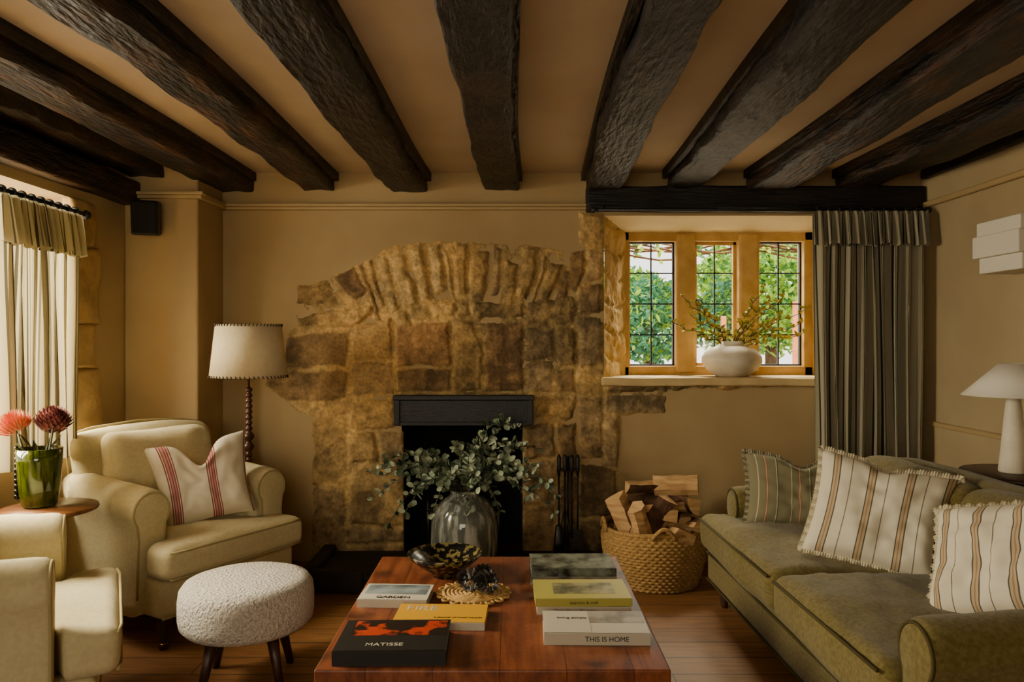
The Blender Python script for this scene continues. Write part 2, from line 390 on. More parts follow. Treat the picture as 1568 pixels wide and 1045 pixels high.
S(mid,926,581,1020,581,1020,599,926,600); S(mid,1025,581,1130,581,1130,593,1025,596); S(mid,1134,581,1240,581,1240,590,1134,592); S(gr,926,605,1022,604,1020,631,950,634,926,631)
S(mid,478,642,531,622,532,740,480,742); S(gr,480,747,530,745,530,858,480,858); S(mid,537,615,603,611,606,656,537,658); S(mid,537,662,577,662,577,708,537,708); S(gr,581,662,620,660,620,708,581,708)
S(mid,537,713,620,713,620,803,535,804); S(gr,530,808,620,808,620,831,530,832); S(dk,532,836,620,836,620,860,532,860)
S(mid,822,608,880,607,880,640,822,642); S(gr,801,650,850,648,850,700,801,700); S(dk,855,646,882,646,882,720,856,722); S(gr,801,705,850,705,850,770,801,772); S(gr,856,727,882,727,882,800,856,800); S(dk,801,776,850,776,850,860,801,860)
S(gr,887,607,922,606,922,700,888,702); S(gr,926,638,948,638,948,718,926,716); S(dk,888,707,944,722,946,790,888,790); S(dk,888,795,946,795,946,860,888,860); S(dk,856,805,882,805,882,860,856,860); S(mid,606,603,800,603,800,612,606,612)
OUT=[(478,865),(477,640),(440,618),(403,592),(410,560),(436,545),(436,512),(454,495),(452,438),(500,427),(540,404),(600,378),(660,369),(720,366),(800,374),(868,384),(884,376),(885,326),(928,326),(928,578),(1242,578),(1242,592),(1028,600),(1023,633),(951,637),(950,865)]
OUT=[(wx(a),wz(b)) for a,b in OUT]
st=.0075
xs=np.arange(-1.66,1.86,st); zs=np.arange(.0,2.16,st)
X,Z=np.meshgrid(xs,zs)
wxn=X+fbm(X,Z,9,11,4)*.027; wzn=Z+fbm(X,Z,9,31,4)*.027
def npoly(P):
    pts=[(wx(a),wz(b)) for a,b in P]
    A=sum(pts[i][0]*pts[(i+1)%len(pts)][1]-pts[(i+1)%len(pts)][0]*pts[i][1] for i in range(len(pts)))
    if A<0: pts=pts[::-1]
    d=np.full(X.shape,-9.)
    for i in range(len(pts)):
        x0,y0=pts[i]; x1,y1=pts[(i+1)%len(pts)]; L=math.hypot(x1-x0,y1-y0)+1e-9
        d=np.maximum(d,((y1-y0)*(wxn-x0)-(x1-x0)*(wzn-y0))/L)
    return d
ins=np.zeros(X.shape,bool); dd=np.full(X.shape,9.)
for i in range(len(OUT)):
    x0,y0=OUT[i]; x1,y1=OUT[(i+1)%len(OUT)]
    c=((y0>wzn)!=(y1>wzn)); xi=(x1-x0)*(wzn-y0)/((y1-y0) if abs(y1-y0)>1e-9 else 1e-9)+x0
    ins^=(c&(wxn<xi))
    L2=(x1-x0)**2+(y1-y0)**2; t=np.clip(((wxn-x0)*(x1-x0)+(wzn-y0)*(y1-y0))/L2,0,1)
    dd=np.minimum(dd,np.hypot(wxn-x0-t*(x1-x0),wzn-y0-t*(y1-y0)))
dout=np.where(ins,-dd,dd)
big=fbm(X,Z,3,77,4); fine=fbm(X,Z,24,91,4); med=fbm(X,Z,8,55,4); tone=fbm(X,Z,2.2,140,3)
mort=np.array(lin('b0935f')[:3]); midc=np.array(lin('a4875a')[:3])
C=np.zeros(X.shape+(3,)); C[:]=mort
h=np.full(X.shape,.0)
for k,(c,P) in enumerate(stones):
    d=npoly(P)
    off=random.uniform(.011,.022)
    s=np.clip(-d/.019,0,1); s=s**.7
    tilt=random.uniform(-.06,.06)*(X-(wx(P[0][0])))+random.uniform(-.05,.05)*(Z-wz(P[0][1]))
    hk=(off+np.clip(tilt,-.006,.006))*s
    col=(np.array(lin(c)[:3])*.68+midc*.32)*random.uniform(.86,1.14)
    bl=np.clip(-d/.010,0,1)[...,None]
    C=C*(1-bl)+col*bl
    h=np.maximum(h,hk)
H=.003+h+fine*.008+med*.012+big*.006
edge=np.clip((dout+.012)/.03,0,1)
H=H*(1-edge)-.012*edge
C=C*(1+.7*np.clip(fine[...,None]*1.0+med[...,None]*1.1+tone[...,None]*1.2,-.75,.9))
warm=np.clip(tone*1.6,-.5,.5)[...,None]
C=C*np.concatenate([1+.10*warm,1+0*warm,1-.15*warm],-1)
C=np.clip(C,.012,.8)
keep=(dout<.05)
inF=(X>FX0)&(X<FX1)&(Z<FZ); inW=(X>WX0+.0)&(Z>WZ0-.012)
keep&=~inF; keep&=~inW
cell=keep[:-1,:-1]&keep[1:,:-1]&keep[:-1,1:]&keep[1:,1:]
used=np.zeros(X.shape,bool); used[:-1,:-1]|=cell;used[1:,:-1]|=cell;used[:-1,1:]|=cell;used[1:,1:]|=cell
idx=-np.ones(X.shape,int); idx[used]=np.arange(used.sum())
V=np.stack([X[used],YB-H[used],Z[used]],1)
a=idx[:-1,:-1][cell];b_=idx[:-1,1:][cell];c_=idx[1:,1:][cell];d_=idx[1:,:-1][cell]
F=np.stack([a,b_,c_,d_],1)
cc=C[used]
bm=bmesh.new()
me=bpy.data.meshes.new('stone_chimney_breast'); me.from_pydata(V.tolist(),[],F.tolist())
at=me.color_attributes.new('Col','FLOAT_COLOR','POINT'); at.data.foreach_set('color',np.concatenate([cc,np.ones((len(cc),1))],1).ravel())
bm.from_mesh(me); be=[e for e in bm.edges if e.is_boundary]
r=bmesh.ops.extrude_edge_only(bm,edges=be)
for v in [g for g in r['geom'] if isinstance(g,bmesh.types.BMVert)]: v.co.y=YB+.015
bm.to_mesh(me); bm.free()
M_stone=mat('weathered_sandstone','8a6c3e',rough=.92,bump=.7,bs=42,bdist=.012)
nt=M_stone.node_tree; at=nt.nodes.new('ShaderNodeAttribute'); at.attribute_name='Col'
n=nt.nodes.new('ShaderNodeTexNoise'); n.inputs['Scale'].default_value=55; n.inputs['Detail'].default_value=8
tc=nt.nodes.new('ShaderNodeTexCoord'); nt.links.new(tc.outputs['Object'],n.inputs[0])
r=nt.nodes.new('ShaderNodeValToRGB'); r.color_ramp.elements[0].position=.3; r.color_ramp.elements[0].color=(.7,.68,.65,1); r.color_ramp.elements[1].position=.62; r.color_ramp.elements[1].color=(1.1,1.08,1.03,1)
nt.links.new(n.outputs[0],r.inputs[0]); mx=nt.nodes.new('ShaderNodeMixRGB'); mx.blend_type='MULTIPLY'; mx.inputs[0].default_value=1
nt.links.new(at.outputs['Color'],mx.inputs[1]); nt.links.new(r.outputs[0],mx.inputs[2]); nt.links.new(mx.outputs[0],nt.nodes['Principled BSDF'].inputs['Base Color'])
finish(me,'stone_chimney_breast',M_stone)

# fireplace iron canopy
fc=empty('fireplace_canopy')
x0,x1=wx(605),wx(817)
box('shelf',x0,x1,YB-.10,YB,wz(611),wz(604),M_black,fc,bev=.004)
box('plate',x0+.02,x1-.02,YB-.065,YB+.02,wz(646),wz(611),M_black,fc,bev=.006)
box('lip',x0+.01,x1-.01,YB-.08,YB,wz(650),wz(644),M_black,fc,bev=.004)
box('end_left',x0+.005,x0+.04,YB-.085,YB,wz(649),wz(608),M_black,fc,bev=.004)
box('end_right',x1-.04,x1-.005,YB-.085,YB,wz(649),wz(608),M_black,fc,bev=.004)
he=empty('hearth')
box('slab',-1.12,.5,4.06,YB-.03,0,.075,M_hearth,he,bev=.01)
box('kerb_left',-1.14,-1.06,4.0,YB-.05,0,.12,M_hearth,he,bev=.015)
box('kerb_front',-1.14,-.8,4.0,4.07,0,.12,M_hearth,he,bev=.015)
fg=empty('fire_grate',(-.3,4.78,0))
for i in range(9): tube('bar',[(-.2+.05*i,-.1,.12),(-.2+.05*i,-.12,.3)],.007,M_black,fg)
tube('rail',[(-.23,-.12,.3),(.23,-.12,.3)],.01,M_black,fg); tube('rail_low',[(-.23,-.1,.12),(.23,-.1,.12)],.01,M_black,fg)
for sx in(-.22,.22): tube('post',[(sx,-.1,.0),(sx,-.12,.36)],.012,M_black,fg)
box('plate',-.22,.22,-.1,.08,.1,.12,M_black,fg)

# ---------------------------------------------------------------- window 1
w1=empty('window_1')
YF=4.95
fx0,fx1,fz0,fz1=.75,1.966,1.14,2.057
M_frame=mat('ochre_window_stone','b8904a','cca45e',ns=10,rough=.75,bump=.3,bs=40)
M_lead=mat('window_lead','1c1c1a',rough=.5,metal=.5)
lights=[(.772,1.073),(1.203,1.483),(1.62,1.914)]
gz0,gz1=1.186,2.005
box('jamb_l',fx0-.1,lights[0][0],YF-.03,YF+.09,fz0-.05,fz1+.05,M_frame,w1,bev=.008)
box('mullion_1',lights[0][1],lights[1][0],YF-.05,YF+.1,fz0,fz1,M_frame,w1,bev=.022)
box('mullion_2',lights[1][1],lights[2][0],YF-.05,YF+.1,fz0,fz1,M_frame,w1,bev=.022)
box('jamb_r',lights[2][1],fx1+.1,YF-.03,YF+.09,fz0-.05,fz1+.05,M_frame,w1,bev=.008)
box('head',fx0-.1,fx1+.1,YF-.03,YF+.09,gz1,fz1+.08,M_frame,w1,bev=.008)
box('cill',fx0-.1,fx1+.1,YF-.03,YF+.09,fz0-.06,gz0,M_frame,w1,bev=.008)
box('glass',fx0,fx1,YF+.04,YF+.043,fz0,fz1,M_glass,w1)
for n,(a,b2) in enumerate(lights):
    t=.010; mf=M_frame if n==1 else M_lead
    yy=YF+.02
    if n==1: t=.02
    for nm,q in (('l',(a,a+t,gz0,gz1)),('r',(b2-t,b2,gz0,gz1)),('b',(a,b2,gz0,gz0+t)),('t',(a,b2,gz1-t,gz1))):
        box('casement_%d%s'%(n,nm),q[0],q[1],yy,yy+.03,q[2],q[3],mf,w1,bev=.002)
    mm=(a+b2)/2; box('came_v%d'%n,mm-.004,mm+.004,yy+.01,yy+.025,gz0,gz1,M_lead,w1)
    for k in (1,2,3):
        z=gz0+(gz1-gz0)*k/4; box('came_h%d%d'%(n,k),a,b2,yy+.01,yy+.025,z-.004,z+.004,M_lead,w1)
sp=[(1.225+.028*(1-t/14)*math.cos(t*.7),YF-.01,1.60+.028*(1-t/14)*math.sin(t*.7)) for t in range(12)]
tube('latch_scroll',sp,.005,M_lead,w1); tube('latch_bar',[(1.235,YF-.01,1.57),(1.24,YF-.01,1.45)],.005,M_lead,w1)
M_rev=mat('reveal_stone','b8954f','d0ae6c',ns=7,rough=.9,bump=.8,bs=22,bdist=.02)
M_revp=mat('reveal_plaster','dac698','e0ce9e',ns=4,rough=.85)
rv=empty('window_reveal')
def reveal(name,p0,p1,p2,p3,m,n=30,amp=.0):
    p0,p1,p2,p3=map(Vector,(p0,p1,p2,p3)); nrm=(p1-p0).cross(p3-p0).normalized()
    def f(u,v):
        p=(p0*(1-u)+p1*u)*(1-v)+(p3*(1-u)+p2*u)*v
        row=abs(((v*6+.3*math.sin(u*3))%1)-.5)
        return p+nrm*(amp*(mn.noise(p*9)+.5*mn.noise(p*25))-(amp*.8 if row>.44 else 0))*min(1,6*min(u,1-u)+.2)
    return grid(name,n,n*2,f,m,rv)
reveal('left',(WX0,YB,WZ0-.02),(fx0,YF-.02,WZ0-.02),(fx0,YF-.02,WZ1),(WX0,YB,WZ1),M_rev,amp=.018)
reveal('right',(fx1,YF-.02,WZ0-.02),(WX1,YB,WZ0-.02),(WX1,YB,WZ1),(fx1,YF-.02,WZ1),M_rev,amp=.01)
reveal('soffit',(WX0,YB,WZ1),(fx0,YF,fz1),(fx1,YF,fz1),(WX1,YB,WZ1),M_revp,amp=.003)
M_sill=mat('sill_stone','c2a872','d0b682',ns=9,rough=.8,bump=.4,bs=30)
softbox('window_sill',WX0-.02,WX1,YB-.05,YF,WZ0-.05,WZ0,.012,M_sill,k=30,deform=lambda a,b,c,v:rough(v,.006 if c<0 or b<0 else .001,7,4))

# ---------------------------------------------------------------- curtains
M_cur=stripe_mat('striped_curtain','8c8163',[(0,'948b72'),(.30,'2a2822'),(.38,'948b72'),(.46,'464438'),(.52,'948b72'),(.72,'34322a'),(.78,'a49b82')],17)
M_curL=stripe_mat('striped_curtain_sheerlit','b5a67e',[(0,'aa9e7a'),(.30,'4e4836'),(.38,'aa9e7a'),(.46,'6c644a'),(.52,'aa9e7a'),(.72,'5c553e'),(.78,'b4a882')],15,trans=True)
def curtain(name,L,z0,z1,m,folds,loc,rotz,amp=.045,seed=0):
    e=empty(name,loc,(0,0,rotz))
    def f(u,v):
        z=z0+(z1-z0)*v
        ph=u*folds*2*pi+.5*math.sin(u*9+seed)+.25*math.sin(v*3+u*20)
        a=amp*(.65+.35*(1-v))
        x=u*L+.012*math.sin(ph*2)+.01*math.sin(v*4+u*11); y=a*math.sin(ph)+.01*math.sin(ph*2.3+v*2)
        return (x,y,z)
    grid('drape',folds*14,40,f,m,e)
    def g(u,v):   # frilled valance
        z=z1-.19+(.20)*v + .008*math.sin(u*folds*2*pi*2)*(1-v)
        ph=u*folds*1.5*2*pi+1.2*math.sin(u*13)
        a=.018+.022*(1-v)
        return (u*(L+.03)-.015,-amp*.75-.006+a*math.sin(ph)*(.5 if v>.9 else 1)-.012*(1-v),z)
    grid('frill',folds*16,10,g,m,e)
    return e
curtain('curtain',.63,.02,2.10,M_cur,9,(1.78,4.42,0),0,seed=1)
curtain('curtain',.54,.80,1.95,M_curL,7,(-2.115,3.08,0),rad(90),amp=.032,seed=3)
cr=empty('curtain_rod'); tube('rod',[(wx(905),4.44,2.125),(2.46,4.44,2.125)],.011,M_black,cr)
for x in (wx(905),2.46): lathe('finial',[(0,-.02),(.015,-.014),(.02,0),(.015,.014),(0,.02)],M_black,cr,seg=16,loc=(x,4.44,2.125))
for i in range(10): 
    lathe('ring',[(.016,-.003),(.02,-.003),(.02,.003),(.016,.003)],M_black,cr,seg=16,loc=(1.8+.065*i,4.44,2.125),rot=(0,pi/2,0))
for x in (.55,1.7,2.44): tube('bracket',[(x,4.44,2.125),(x,4.5,2.16)],.007,M_black,cr)
cr=empty('curtain_rod'); tube('rod',[(-2.11,1.8,1.975),(-2.11,3.70,1.975)],.012,M_black,cr)
lathe('finial',[(0,-.025),(.02,-.015),(.025,0),(.02,.015),(0,.025)],M_black,cr,seg=16,loc=(-2.11,3.72,1.975))
for i in range(9): lathe('ring',[(.018,-.003),(.023,-.003),(.023,.003),(.018,.003)],M_black,cr,seg=16,loc=(-2.11,3.1+.065*i,1.975),rot=(pi/2,0,0))
tube('bracket',[(-2.11,3.66,1.975),(XL,3.66,1.99)],.008,M_black,cr)

# ---------------------------------------------------------------- upholstery
def arm(e,xin,zr,r,y0,y1,sgn,m,mp,rise=.03,base=.14,n=1):
    P=[(xin,base),(xin,.22),(xin,.32),(xin,zr-.12),(xin-.003,zr-.06)]
    cx=xin+r*.72
    for k in range(15):
        a=rad(198-k*(198+38)/14); P.append((cx+r*math.cos(a),zr+r*math.sin(a)))
    ox=xin+r*1.42
    P+=[(ox,zr-.13),(ox+.004,zr-.2),(ox+.008,.3),(ox+.01,.2),(ox+.01,base)]
    cen=Vector((sum(p[0] for p in P)/len(P),sum(p[1] for p in P)/len(P)))
    rows=[(y0-.016,.80),(y0-.014,.88),(y0-.008,.95),(y0+.006,.99),(y0+.03,1)]+[(y0+.03+(y1-y0-.03)*i/14,1) for i in range(1,15)]
    V=[];F=[];k=len(P)
    for y,s in rows:
        t=(y-y0)/(y1-y0)
        for x,z in P:
            xx=cx*.5+cen.x*.5; X_=xx+(x-xx)*s; Z_=(z if z<.3 else z+rise*max(0,t)*(z-.3)/.35)
            if s<1: Z_=zr*.8+(Z_-zr*.8)*s
            w=.006*mn.noise(Vector((X_*9,y*9,Z_*9)))
            V.append((sgn*(X_+w),y,Z_+w))
    for i in range(len(rows)-1):
        for j in range(k):
            a=i*k+j;b=i*k+(j+1)%k; f=(a,b,b+k,a+k); F.append(f if sgn<0 else f[::-1])
    c0=tuple(range(k)); F.append(c0 if sgn>0 else c0[::-1]); c1=tuple(range((len(rows)-1)*k,len(rows)*k)); F.append(c1[::-1] if sgn>0 else c1)
    from_data('arm',V,F,m,e)
    xx=cx*.5+cen.x*.5
    tube('arm_piping',[(sgn*(xx+(x-xx)*.93),y0-.011,zr*.8+(z-zr*.8)*.93) for x,z in P[1:-1]],.0055,mp,e,seg=6)
def wrinkle(v,s=1.0,a=.006):
    return a*(1-abs(mn.noise(v*7*s)))*mn.noise(v*3*s+Vector((5,2,1)))+a*.35*mn.noise(v*11*s)
def armchair(name,loc,rz):
    e=empty(name,loc,(0,0,rz))
    softbox('frame',-.375,.375,.035,.74,.14,.31,.03,M_cream,e)
    def td(a,b,c,v):
        yy=v.y+.30
        t=min(1,max(0,(yy-.15)/.03)); 
        v.x*=1-(1-.268/.39)*t
        if c>0: v.z+=.025*(1-a*a)*(1-b*b)+wrinkle(v,1.2,.014)
        v+=mn.noise_vector(v*5)*.005
        return v
    softbox('seat_cushion',-.39,.39,-.03,.57,.31,.455,.045,M_cream,e,deform=td,k=24)
    for z in (.325,.44): tube('seat_piping',[(-.37,-.02,z),(-.3,-.03,z),(.3,-.03,z),(.37,-.02,z)],.0055,M_creampipe,e,seg=6)
    for s in (-1,1): arm(e,.27,.60,.092,.17,.74,s,M_cream,M_creampipe)
    def bd(a,b,c,v):
        lean=.10*(c+1)/2; v.y+=lean
        if c>0: v.z-=.035*a*a
        v.x*=1+.04*c*c
        v+=mn.noise_vector(v*4)*.008
        return v
    softbox('back',-.37,.37,.57,.70,.2,.93,.06,M_cream,e,deform=bd)
    def cd(a,b,c,v):
        v.y+=.09*(c+1)/2
        if b<0: v.y-=.05*(1-a*a)*(1-c*c)+wrinkle(v,1,.022)
        v+=mn.noise_vector(v*5)*.01
        return v
    softbox('back_cushion',-.285,.285,.45,.61,.43,.90,.06,M_cream,e,deform=cd,k=18)
    tube('back_piping',[(-.375,.73,.6),(-.382,.755,.8),(-.365,.775,.895),(-.25,.785,.92),(0,.785,.935),(.25,.785,.92),(.365,.775,.895),(.382,.755,.8),(.375,.73,.6)],.006,M_creampipe,e,seg=6)
    tube('base_piping',[(-.37,.03,.15),(.37,.03,.15)],.006,M_creampipe,e,seg=6)
    for sx in (-.33,.33):
        lathe('leg_front',[(.008,.0),(.02,.002),(.022,.02),(.014,.035),(.019,.05),(.026,.09),(.03,.12),(.024,.15)],M_walnut,e,seg=20,loc=(sx,.08,0))
        box('leg_back',sx-.02,sx+.02,.66,.70,0,.15,M_walnut,e,bev=.004)
        lathe('caster',[(.018,0),(.02,.01),(.018,.03)],M_gold,e,seg=16,loc=(sx,.08,0))
    return e
armchair('armchair',(-1.285,3.53,0),rad(59))
armchair('armchair',(-1.42,2.66,0),rad(118))

def sofa():
    e=empty('sofa',(1.0,2.87,0),(0,0,rad(-88.5)))
    softbox('frame',-1.0,1.0,.03,.93,.12,.30,.03,M_olive,e,k=12)
    for i,(a,b) in enumerate(((-.995,0),(0,.83))):
        def sd(u,v_,c,v,i=i,a=a,b=b):
            if i==0 and u<-.3:
                yy=v.y+.34
                t=min(1,max(0,(yy-.12)/.03)); 
                lim=-.83-(a+b)/2
                if v.x<lim: v.x=v.x+(lim-v.x)*t
            if c>0: v.z+=.035*(1-u*u)*(1-v_*v_)+wrinkle(v,1.3,.024)
            return v+mn.noise_vector(v*4)*.010
        softbox('seat_cushion_%d'%i,a,b,-.02,.68,.29,.46,.055,M_olive,e,deform=sd,k=26)
        tube('seat_piping_%d'%i,[(a+.03,-.015,.44),(b-.03,-.015,.44)],.006,M_olivepipe,e,seg=6)
    for s in (-1,1): arm(e,.835,.535,.085,.14 if s<0 else .05,.90,s,M_olive,M_olivepipe,rise=.05,base=.12)
    def bd(a,b,c,v):
        v.y+=.10*(c+1)/2
        if c>0: v.z-=.10*max(0,abs(a)-.75)*4*abs(a)
        return v+mn.noise_vector(v*4)*.006
    softbox('back',-.97,.97,.74,.88,.25,.80,.06,M_olive,e,deform=bd,k=14)
    for a,b in ((-.82,0),(0,.82)):
        def cd(u,b2,c,v):
            v.y+=.08*(c+1)/2
            if b2<0: v.y-=.045*(1-u*u)*(1-c*c)+wrinkle(v,1,.026)
            if c>0: v.z-=.03*u*u
            return v+mn.noise_vector(v*4)*.012
        softbox('back_cushion',a,b,.64,.79,.43,.81,.07,M_olive,e,deform=cd,k=18)
    tube('base_piping',[(-.98,.025,.27),(.98,.025,.27)],.006,M_olivepipe,e,seg=6)
    tube('base_piping_low',[(-.98,.025,.135),(.98,.025,.135)],.006,M_olivepipe,e,seg=6)
    for x in (-.93,.93):
        for y in (.1,.85): lathe('leg',[(.014,0),(.018,.01),(.024,.07),(.03,.13)],M_walnut,e,seg=16,loc=(x,y,0))
    return e
sofa()

def pillow(name,w,h,t,m,loc,rot,chop=.0,fringe=None,seed=0):
    e=empty(name,loc,rot)
    N=32
    def mk(sg):
        def f(u,v):
            a=2*u-1;b=2*v-1
            x=a*w/2*(1-.07*(1-b*b)); z=b*h/2*(1-.07*(1-a*a))
            th=t/2*(max(0,(1-a**4)*(1-b**4)))**.55
            y=-sg*th*(1+.3*mn.noise(Vector((a*1.9+seed,b*1.9,sg)))+.12*mn.noise(Vector((a*5+seed,b*5,sg))))
            z-=chop*math.exp(-(a/.28)**2)*((b+1)/2)**2
            x+=chop*.25*a*((b+1)/2)**2
            y+=.012*mn.noise(Vector((a*4,b*4,seed)))*(1-a**4)*(1-b**4)
            return (x,y,z)
        return f
    grid('front',N,N,mk(1),m,e); grid('rear',N,N,mk(-1),m,e)
    if fringe:
        base=mk(1); P=[]; Q=240
        for i in range(Q): P.append((i/Q,0))
        for i in range(Q): P.append((1,i/Q))
        for i in range(Q): P.append((1-i/Q,1))
        for i in range(Q+1): P.append((0,1-i/Q))
        V=[];F=[]
        for k,(u,v) in enumerate(P):
            p=Vector(base(u,v)); d=Vector((2*u-1,0,2*v-1))
            d=Vector((d.x if abs(d.x)>.985 else d.x*.1,0,d.z if abs(d.z)>.985 else d.z*.1)).normalized()
            wv=.005*math.sin(k*1.35+seed)+.005*math.sin(k*.31)
            V+= [p, p+d*.010+Vector((0,wv*.6,0)), p+d*(.019+.004*mn.noise(Vector((k*.9,seed,0))))+Vector((0,wv*1.3,0))]
        for k in range(len(P)-1):
            for j in range(2): a=k*3+j; F.append((a,a+1,a+4,a+3))
        from_data('fringe',V,F,fringe,e)
    return e
w_='d8cdb4'
M_p1=stripe_mat('red_striped_linen',w_,[(0,w_),(.24,'8e4844'),(.27,w_),(.29,'8e4844'),(.32,'b98880'),(.36,'8e4844'),(.39,'b98880'),(.42,'8e4844'),(.45,w_),(.47,'8e4844'),(.50,w_)],2.3)
M_p2=stripe_mat('sage_striped_linen','8b8768',[(0,'787256'),(.22,'b8ad8c'),(.25,'787256'),(.44,'8a6248'),(.47,'a89a7a'),(.50,'8a6248'),(.53,'787256'),(.78,'c0b698'),(.80,'5c5a46'),(.84,'787256')],3.2)
M_p3=stripe_mat('tan_striped_linen',w_,[(0,'d8ceb5'),(.34,'57544a'),(.375,'bda27c'),(.43,'9a8468'),(.47,'bda27c'),(.53,'57544a'),(.565,'d8ceb5'),(.86,'7c7058'),(.89,'d8ceb5')],3.6)
M_fr=mat('pillow_fringe','b3a582','ddd2b4',ns=200,rough=.95,bump=.6,bs=200); M_frg=mat('pillow_fringe_grey','6c664c','a69d80',ns=120,rough=.95)
pillow('throw_pillow',.42,.42,.15,M_p1,(-1.53,3.72,.665),(rad(-22),rad(-8),rad(28)),chop=.13,seed=1)
pillow('throw_pillow',.50,.36,.15,M_p2,(1.39,3.62,.615),(rad(-28),rad(5),rad(-10)),chop=.05,fringe=M_frg,seed=2)
pillow('throw_pillow',.50,.44,.16,M_p3,(1.48,3.03,.65),(rad(-28),rad(10),rad(-28)),chop=.03,fringe=M_fr,seed=3)
pillow('throw_pillow',.46,.42,.16,M_p3,(1.57,2.40,.645),(rad(-36),rad(-16),rad(-58)),fringe=M_fr,seed=4)

# footstool
e=empty('footstool',(-1.05,2.98,0))
pr_=[(0,.225),(.2,.225),(.235,.23),(.252,.25),(.257,.28),(.257,.34),(.252,.38),(.236,.403),(.2,.415),(.1,.422),(0,.424)]
lathe('cushion',pr_,M_boucle,e,seg=64)
for i in range(4):
    a=rad(45+90*i+10); c,s=math.cos(a),math.sin(a)
    tube('leg_%d'%i,[(c*.15,s*.15,.23),(c*.21,s*.21,0)],[.024,.014],M_walnut,e,seg=14)

# ---------------------------------------------------------------- coffee table and objects
TZ=.42
e=empty('coffee_table',(-.055,2.68,0),(0,0,rad(0)))
box('top',-.505,.505,-.56,.56,TZ-.05,TZ,M_tablewood,e,bev=.006)
box('apron',-.44,.44,-.5,.5,TZ-.16,TZ-.05,M_walnut,e)
for sx in(-1,1):
    for sy in(-1,1): box('leg',sx*.45-.045,sx*.45+.045,sy*.505-.045,sy*.505+.045,0,TZ-.05,M_tablewood,e,bev=.005)
box('shelf',-.46,.46,-.5,.5,.1,.13,M_tablewood,e)

def book(par,w,d,h,z,cov,art=None,dx=0,dy=0,rz=0,spine=None):
    g=empty('book',(dx,dy,z),(0,0,rz)); g.parent=par
    box('pages',-w/2+.004,w/2-.005,-d/2+.004,d/2-.005,.003,h-.003,M_paper,g)
    box('cover_low',-w/2,w/2,-d/2,d/2,0,.003,cov,g); box('cover_top',-w/2,w/2,-d/2,d/2,h-.003,h,cov,g)
    box('spine',-w/2,w/2,-d/2-.002,-d/2+.003,0,h,cov if spine is None else spine,g)
    if art:
        for (x0,x1,y0,y1,m) in art: box('cover_art',x0*w/2,x1*w/2,y0*d/2,y1*d/2,h,h+.0007,m,g)
    return g
def text(par,s,size,loc,m,rot=(0,0,0)):
    cu=bpy.data.curves.new('title','FONT'); cu.body=s; cu.size=size; cu.align_x='CENTER'; cu.align_y='CENTER'; cu.extrude=.0003
    o=bpy.data.objects.new('title',cu); scene.collection.objects.link(o); cu.materials.append(m); o.location=loc; o.rotation_euler=rot; o.parent=par
mk_=mat('ink_black','141312',rough=.5); mw=mat('cover_white','c4bba6',rough=.45); my=mat('cover_yellow','d19a1e',rough=.45)
mred=mat('cover_art_red','b5391a','150d0b',ns=14,rough=.4,lo=.45,hi=.52); mblue=mat('cover_art_blue','9aa4a4','3b4750',ns=10,rough=.4)
mgrn=mat('cover_art_green','3a3f2a','a39a6a',ns=18,rough=.35); mlime=mat('cover_olive_yellow','b0a54a',rough=.45); mgrey=mat('cover_photo_grey','56524a','a59a86',ns=16,rough=.4); mdgreen=mat('cover_dark','161a15','7d8470',ns=22,rough=.3)
b1=empty('coffee_table_book',(-.415,2.70,TZ)); g=book(b1,.245,.17,.028,0,mw,[(-.9,.9,-.3,.85,mblue)],rz=rad(-3)); text(g,'GARDEN',.03,(0,-.06,.0292),mk_)
b1=empty('coffee_table_book',(-.235,2.50,TZ)); g=book(b1,.30,.17,.024,0,my,rz=rad(-2),spine=mw); text(g,'FIRE',.06,(-.07,.04,.0245),mw); text(g,'a journal of small houses',.016,(.06,-.04,.0245),mk_)
b1=empty('coffee_table_book',(-.355,2.27,TZ)); g=book(b1,.325,.24,.042,0,mk_,[(-.8,.95,-.05,.9,mred)],rz=rad(1)); text(g,'MATISSE',.03,(-.02,-.075,.0425),mw)
b1=empty('coffee_table_book_stack',(.235,2.97,TZ)); book(b1,.33,.21,.03,0,mk_,spine=mgrey); g=book(b1,.325,.205,.03,.03,mdgreen,[(-.95,.95,-.95,.95,mdgreen)],rz=rad(1))
b1=empty('coffee_table_book_stack',(.245,2.66,TZ)); book(b1,.32,.215,.026,0,mw,spine=mw); g=book(b1,.33,.21,.026,.026,mlime,[(-.6,.7,-.5,.6,mgrn)],dx=-.002,rz=rad(1)); text(b1,'Open House Magazine',.016,(-.03,-.1105,.013),mk_,(pi/2,0,0)); text(g,'interiors & craft',.015,(0,-.1085,.013),mk_,(pi/2,0,0))
b1=empty('coffee_table_book',(.262,2.39,TZ)); g=book(b1,.325,.19,.036,0,mw,[(-.98,-.1,-.95,.95,mw),(-.1,.98,-.1,.95,mgrey)],rz=rad(-1),spine=mw); text(g,'THIS IS HOME',.022,(.03,-.0985,.018),mk_,(pi/2,0,0)); text(g,'living simply',.02,(-.07,.03,.0373),mk_)

